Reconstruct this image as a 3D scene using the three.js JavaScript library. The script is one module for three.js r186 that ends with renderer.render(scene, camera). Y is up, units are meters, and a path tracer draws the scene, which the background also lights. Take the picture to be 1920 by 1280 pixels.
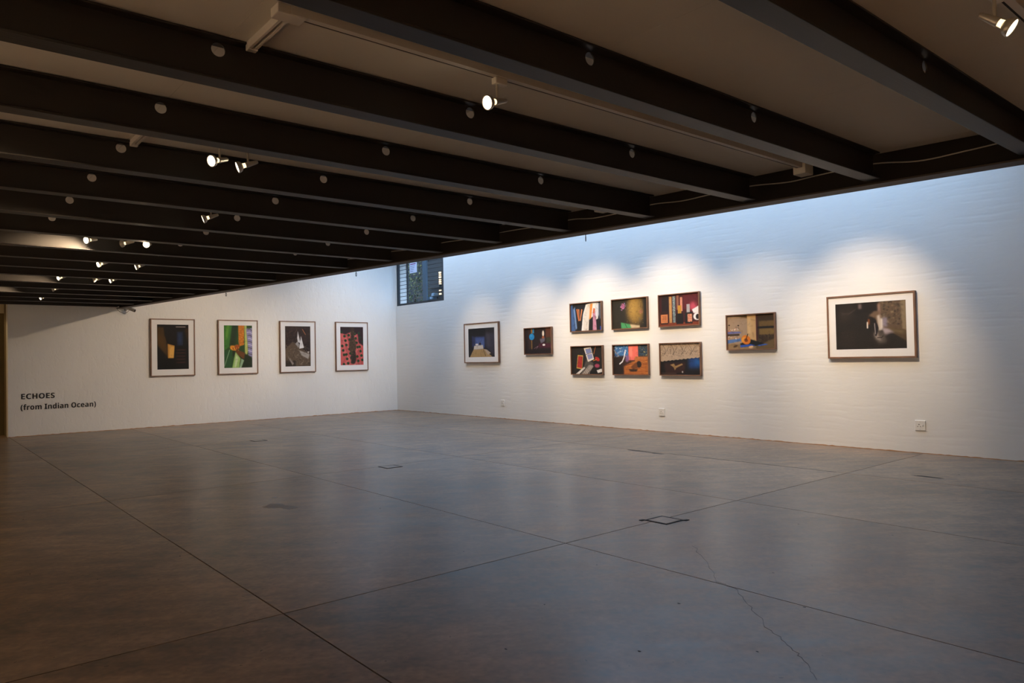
import * as THREE from 'three';
import { mergeGeometries, toCreasedNormals } from 'three/addons/utils/BufferGeometryUtils.js';
import { RoundedBoxGeometry } from 'three/addons/geometries/RoundedBoxGeometry.js';
import { FontLoader } from 'three/addons/loaders/FontLoader.js';

// ------------------------------------------------------------------ camera, sky, exposure
// Room axes: the floor corner of the two white walls is the origin; x = 0 is the long white wall, z = 0 the wall with the lettering.
const scene = new THREE.Scene();
const camera = new THREE.PerspectiveCamera(50.31, 1.5, 0.05, 200);
camera.position.set(-9.381, 1.25, 15.643);
camera.up.set(0.00104, 0.99958, 0.02908);
camera.lookAt(-9.381 + 0.64251, 1.25 + 0.02162, 15.643 - 0.76597);
scene.add(camera);
scene.background = new THREE.Color().setRGB(1.58, 2.38, 3.55);      // dusk sky, seen and felt through the rooflight and the window
const renderer = new THREE.WebGLRenderer();
renderer.toneMapping = THREE.LinearToneMapping;
renderer.toneMappingExposure = 1.0;
renderer.shadowMap.enabled = true;
const WARM = new THREE.Color().setRGB(1, 0.75, 0.49);                  // halogen reflector lamps

// ------------------------------------------------------------------ helpers
let seed = 7;
const rnd = () => { seed = (seed * 1664525 + 1013904223) >>> 0; return seed / 4294967296; };
const rr = (a, b) => a + (b - a) * rnd();
const V = (x, y, z) => new THREE.Vector3(x, y, z);
const taken = new Map();
function numbered(name) { const n = taken.get(name) ?? 0; taken.set(name, n + 1); return n ? `${name}_${String(n).padStart(3, '0')}` : name; }
function shade(o) { o.traverse((m) => { if (m.isMesh) { m.castShadow = true; m.receiveShadow = true; } }); return o; }
function mesh(name, geo, mat, parent) {
  const list = Array.isArray(geo) ? geo : [geo];
  const plain = list.map((q) => (list.length > 1 && q.index ? q.toNonIndexed() : q));
  const m = new THREE.Mesh(list.length > 1 ? mergeGeometries(plain) : plain[0], mat);
  m.castShadow = m.receiveShadow = true;
  if (parent) { m.name = name; parent.add(m); } else { m.name = numbered(name); scene.add(m); }
  return m;
}
function tag(o, label, category, group, kind) {
  o.userData.label = label; o.userData.category = category;
  if (group) o.userData.group = group;
  if (kind) o.userData.kind = kind;
  return o;
}
function thing(name, label, category, at = [0, 0, 0], group, kind) {
  const o = new THREE.Group(); o.name = numbered(name); o.position.set(...at); scene.add(o);
  return tag(o, label, category, group, kind);
}
const box = (x0, x1, y0, y1, z0, z1) => new THREE.BoxGeometry(x1 - x0, y1 - y0, z1 - z0).translate((x0 + x1) / 2, (y0 + y1) / 2, (z0 + z1) / 2);
const rbox = (x0, x1, y0, y1, z0, z1, r) => new RoundedBoxGeometry(x1 - x0, y1 - y0, z1 - z0, 2, r).translate((x0 + x1) / 2, (y0 + y1) / 2, (z0 + z1) / 2);
function rod(a, b, r0, r1 = r0, n = 16) {
  const d = b.clone().sub(a), g = new THREE.CylinderGeometry(r1, r0, d.length(), n);
  g.applyQuaternion(new THREE.Quaternion().setFromUnitVectors(V(0, 1, 0), d.clone().normalize()));
  return g.translate((a.x + b.x) / 2, (a.y + b.y) / 2, (a.z + b.z) / 2);
}
const tube = (pts, r, seg = 48, n = 8) => new THREE.TubeGeometry(new THREE.CatmullRomCurve3(pts), seg, r, n);
function shapeOf(pts) { const s = new THREE.Shape(); pts.forEach(([x, y], i) => (i ? s.lineTo(x, y) : s.moveTo(x, y))); s.closePath(); return s; }
function metricUV(geo) {                                             // uv in metres from the face's own plane
  const g = geo.index ? geo.toNonIndexed() : geo, p = g.attributes.position, uv = new Float32Array(p.count * 2), n = V(0, 0, 0), a = V(0, 0, 0), b = V(0, 0, 0), c = V(0, 0, 0);
  for (let i = 0; i < p.count; i += 3) {
    a.fromBufferAttribute(p, i); b.fromBufferAttribute(p, i + 1); c.fromBufferAttribute(p, i + 2);
    n.copy(b).sub(a).cross(c.clone().sub(a));
    const ax = Math.abs(n.x), ay = Math.abs(n.y), az = Math.abs(n.z);
    [a, b, c].forEach((q, k) => {
      const [u, v] = ax >= ay && ax >= az ? [q.z, q.y] : ay >= az ? [q.x, q.z] : [q.x, q.y];
      uv[(i + k) * 2] = u; uv[(i + k) * 2 + 1] = v;
    });
  }
  g.setAttribute('uv', new THREE.BufferAttribute(uv, 2));
  return g;
}

// ------------------------------------------------------------------ computed textures
function lattice(p, s) { const a = new Float32Array(p * p); let t = s >>> 0; for (let i = 0; i < a.length; i++) { t = (t * 1664525 + 1013904223) >>> 0; a[i] = t / 4294967296; } return a; }
function noiseField(n, px, py, octaves, s, gain = 0.5) {              // periodic value noise, n x n, px by py cells in the first octave
  const out = new Float32Array(n * n); let amp = 1, sum = 0;
  for (let o = 0; o < octaves; o++, px *= 2, py *= 2, amp *= gain) {
    const P = Math.max(px, py), L = lattice(P, s + o * 977); sum += amp;
    const xi = new Int32Array(n), xj = new Int32Array(n), xf = new Float32Array(n);
    for (let x = 0; x < n; x++) { const f = (x / n) * px, i = Math.floor(f), t = f - i; xi[x] = i % px; xj[x] = (i + 1) % px; xf[x] = t * t * (3 - 2 * t); }
    for (let y = 0; y < n; y++) {
      const f = (y / n) * py, i = Math.floor(f), t0 = f - i, t = t0 * t0 * (3 - 2 * t0), r0 = (i % py) * P, r1 = ((i + 1) % py) * P;
      for (let x = 0; x < n; x++) {
        const a = L[r0 + xi[x]], b = L[r0 + xj[x]], c = L[r1 + xi[x]], d = L[r1 + xj[x]], u = xf[x];
        const e = a + (b - a) * u, g = c + (d - c) * u;
        out[y * n + x] += amp * (e + (g - e) * t);
      }
    }
  }
  for (let i = 0; i < out.length; i++) out[i] /= sum;
  return out;
}
function dataTex(n, fn, srgb, metres) {
  const d = new Uint8Array(n * n * 4);
  for (let i = 0; i < n * n; i++) { const c = fn(i); for (let k = 0; k < 3; k++) d[i * 4 + k] = Math.max(0, Math.min(255, c[k] * 255)); d[i * 4 + 3] = 255; }
  const t = new THREE.DataTexture(d, n, n, THREE.RGBAFormat); t.wrapS = t.wrapT = THREE.RepeatWrapping; t.magFilter = THREE.LinearFilter; t.minFilter = THREE.LinearMipmapLinearFilter; t.generateMipmaps = true;
  if (srgb) t.colorSpace = THREE.SRGBColorSpace;
  t.repeat.set(1 / metres, 1 / metres); t.needsUpdate = true; return t;
}
const sm = (a, b, x) => { const t = Math.max(0, Math.min(1, (x - a) / (b - a))); return t * t * (3 - 2 * t); };

// polished concrete: broad clouds, trowel smears, dark pin specks
const FN = 2048, FM = 6;
const fBig = noiseField(FN, 4, 4, 5, 11, 0.55), fSmear = noiseField(FN, 14, 70, 5, 23, 0.65), fFine = noiseField(FN, 260, 260, 2, 31), fPatch = noiseField(FN, 26, 34, 5, 47, 0.62), fHue = noiseField(FN, 6, 7, 3, 59);
const concreteMap = dataTex(FN, (i) => {
  const v = 0.475 + 0.22 * (fBig[i] - 0.5) + 0.2 * (fSmear[i] - 0.5) + 0.28 * (fPatch[i] - 0.5) + 0.12 * (fFine[i] - 0.5) - 0.07 * sm(0.6, 0.75, fPatch[i]) - 0.2 * sm(0.88, 0.95, fFine[i]);
  const h = (fHue[i] - 0.5) * 0.05;
  return [v * (1.13 + h), v * 0.915, v * (0.73 - h)];
}, true, FM);
const concreteRough = dataTex(FN, (i) => { const v = 0.55 + 0.16 * (fSmear[i] - 0.5) + 0.14 * (fPatch[i] - 0.5) + 0.08 * (fFine[i] - 0.5); return [v, v, v]; }, false, FM);
const concreteBump = dataTex(1024, (() => { const a = noiseField(1024, 9, 22, 5, 71, 0.6), b = noiseField(1024, 200, 200, 1, 73); return (i) => { const v = 0.75 * a[i] + 0.25 * b[i]; return [v, v, v]; }; })(), false, FM);
// lime-washed brick: faint level courses, lumps and drips of paint
const brickBump = dataTex(1024, (() => {
  const n = 1024, lump = noiseField(n, 10, 30, 5, 83, 0.6), wob = noiseField(n, 6, 6, 3, 89), on = noiseField(n, 9, 40, 3, 97), fine = noiseField(n, 150, 150, 2, 101);
  return (i) => {
    const y = Math.floor(i / n) / n, c = (y * 40 + (wob[i] - 0.5) * 0.9) % 1, d = Math.abs(c - 0.5);
    const groove = (1 - sm(0.0, 0.34, d)) * sm(0.4, 0.75, on[i]);
    const v = 0.6 + 0.55 * (lump[i] - 0.5) - 0.3 * groove + 0.08 * (fine[i] - 0.5); return [v, v, v];
  };
})(), false, 3.4);
const plasterBump = dataTex(1024, (() => {
  const n = 1024, lump = noiseField(n, 30, 10, 5, 103, 0.6), fine = noiseField(n, 120, 90, 2, 107), pit = noiseField(n, 60, 24, 3, 109);
  return (i) => { const v = 0.5 + 0.6 * (lump[i] - 0.5) + 0.2 * (fine[i] - 0.5) - 0.35 * sm(0.62, 0.8, pit[i]); return [v, v, v]; };
})(), false, 3);
const paintMap = dataTex(512, (() => { const a = noiseField(512, 5, 5, 5, 113, 0.6); return (i) => { const v = 0.915 + 0.03 * (a[i] - 0.5); return [v, v * 0.992, v * 0.972]; }; })(), true, 3.1);
const woodMap = dataTex(256, (() => { const a = noiseField(256, 3, 48, 4, 127, 0.6); return (i) => { const v = 0.8 + 0.5 * (a[i] - 0.5); return [0.6 * v, 0.43 * v, 0.32 * v]; }; })(), true, 0.4);

const std = (o) => new THREE.MeshStandardMaterial(o);
const lin = (r, g, b) => new THREE.Color().setRGB(r, g, b);
const M = {
  brickWall: std({ map: paintMap, bumpMap: brickBump, bumpScale: 0.003, roughness: 0.85 }),
  plasterWall: std({ map: paintMap, bumpMap: plasterBump, bumpScale: 0.0045, roughness: 0.85 }),
  ceiling: std({ map: paintMap, color: lin(0.86, 0.84, 0.8), roughness: 0.9 }),
  steel: std({ color: lin(0.028, 0.024, 0.021), roughness: 0.45, bumpMap: plasterBump, bumpScale: 0.0006 }),
  concrete: new THREE.MeshPhysicalMaterial({ map: concreteMap, roughnessMap: concreteRough, roughness: 1, bumpMap: concreteBump, bumpScale: 0.0008, clearcoat: 0.42, clearcoatRoughness: 0.24 }),
  joint: std({ color: lin(0.03, 0.022, 0.016), roughness: 0.95 }),
  dark: std({ color: lin(0.014, 0.011, 0.009), roughness: 0.9 }),
  stain: std({ color: lin(0.145, 0.112, 0.098), roughness: 0.42 }),
  polish: std({ color: lin(0.46, 0.25, 0.12), roughness: 0.8 }),
  wood: std({ map: woodMap, roughness: 0.5 }),
  mat: std({ color: lin(0.82, 0.8, 0.78), roughness: 0.9 }),
  track: std({ color: lin(0.66, 0.62, 0.57), roughness: 0.5 }),
  slot: std({ color: lin(0.02, 0.018, 0.016), roughness: 0.8 }),
  lampBody: std({ color: lin(0.55, 0.5, 0.43), roughness: 0.35, metalness: 0.55 }),
  lampWhite: std({ color: lin(0.74, 0.7, 0.64), roughness: 0.4 }),
  lens: std({ color: lin(0.9, 0.85, 0.75), roughness: 0.4, emissive: lin(1, 0.83, 0.58), emissiveIntensity: 7 }),
  bulb: std({ color: lin(0.9, 0.85, 0.75), roughness: 0.4, emissive: lin(1, 0.74, 0.4), emissiveIntensity: 2.2 }),
  plastic: std({ color: lin(0.78, 0.75, 0.69), roughness: 0.4 }),
  pin: std({ color: lin(0.03, 0.025, 0.02), roughness: 0.8 }),
  vinyl: std({ color: lin(0.012, 0.012, 0.013), roughness: 0.5 }),
  iron: std({ color: lin(0.03, 0.03, 0.032), roughness: 0.5, metalness: 0.4 }),
  cable: std({ color: lin(0.42, 0.38, 0.33), roughness: 0.6 }),
  cord: std({ color: lin(0.06, 0.05, 0.045), roughness: 0.6 }),
  camGrey: std({ color: lin(0.34, 0.33, 0.31), roughness: 0.4, metalness: 0.3 }),
  winFrame: std({ color: lin(0.006, 0.011, 0.017), roughness: 0.45 }),
  winPost: std({ color: lin(0.06, 0.105, 0.15), roughness: 0.5 }),
  glass: new THREE.MeshPhysicalMaterial({ color: 0xffffff, transmission: 1, thickness: 0, roughness: 0.02, ior: 1.16 }),
  render: std({ color: lin(0.7, 0.7, 0.7), roughness: 0.9 }),
  facade: std({ color: lin(0.005, 0.006, 0.007), roughness: 0.85 }),
  leaf: std({ color: lin(0.05, 0.075, 0.03), roughness: 0.7, side: THREE.DoubleSide }),
  cream: std({ color: lin(0.72, 0.62, 0.4), roughness: 0.85 }),
  doorPaint: std({ color: lin(0.2, 0.145, 0.06), roughness: 0.6 }),
  lit: std({ color: lin(0.5, 0.4, 0.3), emissive: lin(1, 0.72, 0.35), emissiveIntensity: 1.6 }),
};
console.log('materials');

// ------------------------------------------------------------------ the room
const ROOF = 3.95, CEIL = 2.54, XL = -13, ZN = 20, WALL_END = -7.95;
const fasciaX = (z) => -4.386 + 0.1273 * (z - 13.36);                 // outer lower edge of the edge beam, skewed in plan

{ // floor: slabs between sawn joints, about 2 m by 4 m
  const fl = new THREE.Group(); fl.name = 'floor'; scene.add(fl); tag(fl, 'polished grey brown concrete floor with straight sawn joints', 'floor', null, 'structure');
  mesh('joint_bed', box(XL - 0.2, 0.2, -0.16, -0.012, -2.6, ZN + 0.2), M.joint, fl);
  const xs = [XL, -11.88, -9.9, -7.933, -5.984, -3.972, -2.0, 0], zs = [-2.6, 0, 4.02, 8.09, 12.11, 16.15, ZN], gap = 0.0038;
  for (let i = 0; i < xs.length - 1; i++) for (let j = 0; j < zs.length - 1; j++) {
    if (j === 0 && i > 2) continue;
    const x0 = xs[i] + gap, x1 = xs[i + 1] - gap, z0 = zs[j] + (j > 1 || (j === 1 && i <= 2) ? gap : 0), z1 = zs[j + 1] - gap;
    const g = metricUV(box(x0, x1, -0.05, 0, z0, z1)), uv = g.attributes.uv, ou = rr(0, 6), ov = rr(0, 6), c = 0.82, s = 0.57;
    for (let k = 0; k < uv.count; k++) { const u = uv.getX(k), v = uv.getY(k); uv.setXY(k, c * u + s * v + ou, -s * u + c * v + ov); }
    mesh('slab', g, M.concrete, fl);
  }
  // marks that lie on it: hairline crack, dark stain, dirt packed in the last joint
  const ribbon = (pts, w) => { const g = []; for (let i = 0; i < pts.length - 1; i++) { const [a, b] = [pts[i], pts[i + 1]], dx = b[0] - a[0], dz = b[1] - a[1], l = Math.hypot(dx, dz); const q = new THREE.BoxGeometry(l + w, 0.0006, w * (0.6 + 0.8 * rnd())); q.rotateY(-Math.atan2(dz, dx)); q.translate((a[0] + b[0]) / 2, 0.0004, (a[1] + b[1]) / 2); g.push(q); } return g; };
  const key = [[-5.437, 12.738], [-5.738, 13.07], [-5.962, 13.278], [-6.007, 13.423], [-6.231, 13.656], [-6.362, 13.819], [-6.489, 13.993], [-6.591, 14.12], [-6.726, 14.245]], fine = [];
  for (let i = 0; i < key.length - 1; i++) for (let k = 0; k < 6; k++) { const t = k / 6; fine.push([key[i][0] + (key[i + 1][0] - key[i][0]) * t + rr(-0.012, 0.012), key[i][1] + (key[i + 1][1] - key[i][1]) * t + rr(-0.012, 0.012)]); }
  mesh('hairline_crack', ribbon(fine, 0.0017), M.joint, fl);
  const blot = (cx, cz, rx, rz, n, name, mat) => { const p = []; for (let k = 0; k < n; k++) { const a = (k / n) * Math.PI * 2, r = 0.65 + 0.5 * rnd(); p.push([Math.cos(a) * rx * r, Math.sin(a) * rz * r]); } const g = new THREE.ExtrudeGeometry(shapeOf(p), { depth: 0.0005, bevelEnabled: false }).rotateX(Math.PI / 2).translate(cx, 0.0006, cz); mesh(name, g, mat, fl); };
  blot(-2.08, 9.72, 0.032, 0.14, 18, 'dirt_patch', M.dark); blot(-2.05, 9.4, 0.034, 0.2, 22, 'dirt_patch', M.joint); blot(-1.69, 12.76, 0.032, 0.15, 18, 'dirt_patch', M.dark);
  mesh('joint_dirt', ribbon(Array.from({ length: 26 }, (_, k) => [-2.0 + rr(-0.004, 0.004), 9.9 + k * 0.084]), 0.013), M.dark, fl);
  for (const [x, z, r] of [[-7.4, 13.2, 0.012], [-6.9, 12.9, 0.01], [-6.2, 12.6, 0.009], [-7.0, 13.6, 0.014], [-6.0, 13.8, 0.012], [-5.2, 11.2, 0.012], [-6.6, 11.8, 0.01], [-5.6, 13.4, 0.011], [-6.4, 13.35, 0.016], [-7.1, 11.0, 0.012], [-6.3, 10.2, 0.013], [-4.4, 12.9, 0.013]]) blot(x, z, r * 0.45, r * 0.7, 9, 'speck', M.dark);
  for (let i = 0; i < 40; i++) { const r = rr(0.002, 0.006); blot(rr(-8.8, -1), rr(5, 14.2), r, r * 1.7, 7, 'speck', M.dark); }
  blot(-6.9, 9.45, 0.1, 0.12, 26, 'stain', M.stain); blot(-6.84, 9.6, 0.07, 0.09, 22, 'stain', M.stain); blot(-6.75, 9.05, 0.03, 0.035, 14, 'stain', M.stain);
}
function wallSheet(name, pts, holes, depth, place, mat) {
  const s = shapeOf(pts); holes.forEach((h) => s.holes.push(shapeOf(h)));
  const g = new THREE.ExtrudeGeometry(s, { depth, bevelEnabled: false }); place(g);
  const m = mesh(name, metricUV(g), mat); m.userData.kind = 'structure'; return m;
}
const WIN = { z0: 0.06, z1: 2.09, y0: 2.565, y1: 3.72 };
const wr = wallSheet('wall_right', [[0.25, 0], [0.25, ROOF], [-ZN - 0.25, ROOF], [-ZN - 0.25, 0]], [[[-WIN.z0, WIN.y0], [-WIN.z0, WIN.y1], [-WIN.z1, WIN.y1], [-WIN.z1, WIN.y0]]], 0.33, (g) => g.rotateY(Math.PI / 2), M.brickWall);
tag(wr, 'long white lime washed brick wall hung with framed photographs', 'wall', null, 'structure');
const wb = wallSheet('wall_back', [[WALL_END, 0], [0, 0], [0, ROOF], [WALL_END, ROOF]], [], 0.25, (g) => g.translate(0, 0, -0.25), M.plasterWall);
tag(wb, 'rough white plastered wall with lettering and four portrait frames', 'wall', null, 'structure');
for (const [w, sx] of [[wr, 0], [wb, 1]]) {                           // ragged tan line of floor polish along the foot of each wall
  const L = sx ? -WALL_END : 16, p = [[0, 0]];
  for (let t = 0; t <= L; t += 0.045) p.push([t, 0.005 + 0.012 * rnd() * rnd() + 0.003 * rnd()]);
  p.push([L, 0]);
  const g = new THREE.ExtrudeGeometry(shapeOf(p), { depth: 0.0012, bevelEnabled: false });
  if (sx) g.translate(WALL_END, 0, 0); else g.rotateY(-Math.PI / 2).translate(0, 0, 0);
  mesh('floor_polish_stain', g, M.polish, w);
}
const wl = wallSheet('wall_left', [[2.6, 0], [2.6, CEIL + 0.2], [-ZN - 0.25, CEIL + 0.2], [-ZN - 0.25, 0]], [], 0.25, (g) => g.rotateY(Math.PI / 2).translate(XL - 0.25, 0, 0), M.plasterWall);
tag(wl, 'white plastered side wall washed by the track spotlights', 'wall', null, 'structure');
const wf = wallSheet('wall_front', [[XL, 0], [0.25, 0], [0.25, ROOF], [XL, ROOF]], [], 0.25, (g) => g.translate(0, 0, ZN), M.plasterWall);
tag(wf, 'white plastered end wall facing the lettering wall', 'wall', null, 'structure');
const wp = wallSheet('wall_passage', [[XL, 0], [-7.7, 0], [-7.7, CEIL + 0.2], [XL, CEIL + 0.2]], [], 0.2, (g) => g.translate(0, 0, -2.6), M.cream);
tag(wp, 'cream wall at the end of the side passage', 'wall', null, 'structure');
{ // passage jamb behind the lettering wall's end: a boxed door lining with lintel, lit from inside the passage
  const d = thing('door_1', 'olive brown door lining at the side passage beside the lettering wall', 'door', [0, 0, 0], null, 'structure');
  mesh('jamb', box(-8.055, -7.7, 0, 2.24, -0.75, -0.62), M.doorPaint, d);
  mesh('lintel', box(-9.2, -7.7, 2.24, CEIL, -0.78, -0.6), M.cream, d);
  mesh('side_panel', box(-7.95, -7.7, 0, CEIL, -0.62, -0.25), M.doorPaint, d);
  mesh('return_panel', box(-7.9, -7.7, 0, CEIL, -2.4, -0.75), M.cream, d);
}
{ // ceiling boards over the low part; open joints every 1.29 m
  const c = new THREE.Group(); c.name = 'ceiling'; scene.add(c); tag(c, 'white boarded ceiling between the black steel beams', 'ceiling', null, 'structure');
  const xj = []; for (let x = -8.39 - 1.29 * 3; x < -4.1; x += 1.29) xj.push(x);
  const zb = []; for (let z = 13.547 - 0.84 * 16; z < ZN; z += 1.68) zb.push(z);
  zb.unshift(-2.6); zb.push(ZN);
  const xs = [XL, ...xj, 99];
  for (let i = 0; i < xs.length - 1; i++) for (let j = 0; j < zb.length - 1; j++) {
    const z0 = zb[j] + 0.001, z1 = zb[j + 1] - 0.001, x0 = xs[i] + 0.0007, lim0 = (z0 < 0 ? WALL_END + 0.2 : fasciaX(z0) - 0.1), lim1 = (z0 < 0 ? WALL_END + 0.2 : fasciaX(z1) - 0.1);
    if (x0 >= lim0 - 0.02) continue;
    const a0 = Math.min(xs[i + 1] - 0.0007, lim0), a1 = Math.min(xs[i + 1] - 0.0007, lim1);
    const g = new THREE.ExtrudeGeometry(shapeOf([[x0, -z0], [a0, -z0], [a1, -z1], [x0, -z1]].reverse()), { depth: 0.04, bevelEnabled: false }).rotateX(-Math.PI / 2).translate(0, CEIL, 0);
    mesh('board', metricUV(g), M.ceiling, c);
  }
  const slab = new THREE.ExtrudeGeometry(shapeOf([[XL - 0.2, 2.6], [WALL_END + 0.2, 2.6], [WALL_END + 0.2, 0], [fasciaX(0) - 0.07, 0], [fasciaX(ZN) - 0.07, -ZN], [XL - 0.2, -ZN]]), { depth: 0.2, bevelEnabled: false }).rotateX(-Math.PI / 2).translate(0, CEIL + 0.045, 0);
  mesh('deck', slab, M.dark, c);
}
{ // wall over the edge beam, up to the roof, and the roof with its long rooflight
  const L = Math.hypot(ZN, 0.1273 * ZN), g = box(-0.1, 0, CEIL + 0.1, ROOF, 0, L);
  g.rotateY(Math.atan(0.1273)).translate(fasciaX(0) - 0.02, 0, 0);
  tag(mesh('wall_upper', metricUV(g), M.plasterWall), 'white wall standing on the edge beam of the low ceiling', 'wall', null, 'structure');
  const r = new THREE.Shape([new THREE.Vector2(-6.6, -0.25), new THREE.Vector2(0.25, -0.25), new THREE.Vector2(0.25, ZN), new THREE.Vector2(-6.6, ZN)]);
  r.holes.push(shapeOf([[-2.0, 0.4], [-2.0, 13.1], [-0.1, 13.1], [-0.1, 0.4]]));
  const rg = new THREE.ExtrudeGeometry(r, { depth: 0.16, bevelEnabled: false }).rotateX(Math.PI / 2).translate(0, ROOF + 0.16, 0);
  tag(mesh('roof', rg, M.ceiling), 'flat white roof with a long rooflight beside the white brick wall', 'roof', null, 'structure');
}
console.log('shell');

// ------------------------------------------------------------------ steel beams
const beamZ = (n) => 13.547 - 0.84 * (n - 1);
const ORD = ['first', 'second', 'third', 'fourth', 'fifth', 'sixth', 'seventh', 'eighth', 'ninth', 'tenth', 'eleventh', 'twelfth', 'thirteenth', 'fourteenth', 'fifteenth', 'sixteenth', 'seventeenth', 'eighteenth', 'nineteenth', 'twentieth', 'twenty-first', 'twenty-second'];
const YB = 2.36, HOLES = [-9.665, -8.417, -7.168, -5.92];
for (let n = 17; n >= -3; n--) {
  const z = beamZ(n), x1 = fasciaX(z) - 0.15, b = new THREE.Group(); b.name = numbered('beam'); b.position.set(0, 0, z); scene.add(b);
  tag(b, `black steel ceiling beam with round web holes, ${ORD[17 - n]} from the lettering wall`, 'beam', 'steel ceiling beams', 'structure');
  const web = shapeOf([[XL, YB + 0.006], [x1, YB + 0.006], [x1, CEIL - 0.009], [XL, CEIL - 0.009]]);
  for (const hx of HOLES) { const h = new THREE.Path(); h.absarc(hx, 2.4955, 0.0275, 0, Math.PI * 2, true); web.holes.push(h); }
  mesh('web', new THREE.ExtrudeGeometry(web, { depth: 0.006, bevelEnabled: false, curveSegments: 20 }).translate(0, 0, -0.003), M.steel, b);
  mesh('bottom_flange', rbox(XL, x1, YB, YB + 0.009, -0.05, 0.05, 0.003), M.steel, b);
  mesh('top_flange', rbox(XL, x1, CEIL - 0.012, CEIL - 0.003, -0.05, 0.05, 0.003), M.steel, b);
}
{ // edge beam the others run into
  const L = ZN / Math.cos(Math.atan(0.1273)), e = new THREE.Group(); e.name = 'edge_beam'; scene.add(e);
  tag(e, 'dark steel edge beam closing the low ceiling along the light well', 'beam', null, 'structure');
  e.position.set(fasciaX(0), 0, 0); e.rotation.y = Math.atan(0.1273);
  mesh('web', box(-0.085, -0.07, 2.345, CEIL + 0.16, 0.0, L), M.dark, e);
  mesh('bottom_flange', rbox(-0.14, 0, 2.335, 2.347, 0.0, L, 0.003), std({ color: lin(0.06, 0.04, 0.03), roughness: 0.55 }), e);
  mesh('top_flange', rbox(-0.14, 0, CEIL + 0.15, CEIL + 0.162, 0.0, L, 0.003), M.steel, e);
}
{ // thin cable strung through the beams beside the edge beam
  const pts = [];
  for (let n = 9; n >= -1; n--) { const z = beamZ(n); for (const t of [0, 0.3, 0.6]) { const zz = z + 0.84 * t; pts.push(V(fasciaX(zz) - 0.105 - 0.02 * Math.sin(t * 9 + n), 2.475 - (n === 1 || n === 4 ? 0.03 : 0.012) * Math.sin(Math.PI * Math.min(1, t * 1.25)), zz)); } }
  tag(mesh('cable', tube(pts, 0.0045, 220, 6), M.cable), 'thin pale cable strung along the inside of the edge beam', 'cable');
}
// eye hooks screwed under the edge beam
[[11.13, 'screwed into the edge beam above the two rows of small photographs'], [7.68, 'screwed into the edge beam beside the barred window'], [4.32, 'screwed into the edge beam above the green leaf photograph']].forEach(([z, where]) => {
  const h = thing('eye_hook', `small black eye hook ${where}`, 'hook', [fasciaX(z) - 0.045, 2.335, z], 'eye hooks under the edge beam');
  mesh('shank', rod(V(0, 0.012, 0), V(0, -0.022, 0), 0.0035), M.iron, h);
  const loop = new THREE.TorusGeometry(0.015, 0.0035, 8, 24).scale(1, 1.45, 1).rotateY(0.7).translate(0, -0.042, 0);
  mesh('eye', loop, M.iron, h);
});
console.log('beams');

// ------------------------------------------------------------------ lighting tracks and spotlights
const trackZ = (k) => 13.127 - 1.68 * k;
const TRK = [['second', -1], ['', 0]];
for (let k = 7; k >= -3; k--) {
  const z = trackZ(k), x0 = k === 0 ? -8.3 : k === 1 ? -8.36 : k < -1 ? -11.5 : -8.9, x1 = fasciaX(z) - 0.24;
  const t = thing('lighting_track', `white lighting track on the ceiling, ${ORD[7 - k]} from the lettering wall`, 'track', [0, 0, z], 'ceiling lighting tracks');
  mesh('rail', [box(x0, x1, CEIL - 0.032, CEIL, -0.0175, -0.013), box(x0, x1, CEIL - 0.032, CEIL, -0.004, 0.024), box(x0, x1, CEIL - 0.012, CEIL, -0.013, -0.004)], M.track, t);
  mesh('slot', box(x0 + 0.06, x1 - 0.01, CEIL - 0.0312, CEIL - 0.012, -0.0128, -0.0042), M.slot, t);
  mesh('end_box', rbox(x1 - 0.02, x1 + 0.09, CEIL - 0.075, CEIL - 0.002, -0.045, 0.045, 0.006), M.plastic, t);
  if (k === 0 || k === 1) {
    mesh('corner_connector', rbox(x0 - 0.05, x0 + 0.06, CEIL - 0.036, CEIL, -0.05, 0.02, 0.004), M.track, t);
    mesh('branch_rail', [box(x0 - 0.0175, x0 - 0.006, CEIL - 0.032, CEIL, -0.36, -0.05), box(x0 + 0.006, x0 + 0.0175, CEIL - 0.032, CEIL, -0.36, -0.05), box(x0 - 0.006, x0 + 0.006, CEIL - 0.012, CEIL, -0.36, -0.05)], M.track, t);
    mesh('branch_end', rbox(x0 - 0.02, x0 + 0.02, CEIL - 0.036, CEIL, -0.385, -0.355, 0.003), M.track, t);
  } else mesh('end_cap', rbox(x0 - 0.012, x0 + 0.004, CEIL - 0.034, CEIL, -0.019, 0.019, 0.003), M.track, t);
}
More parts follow.
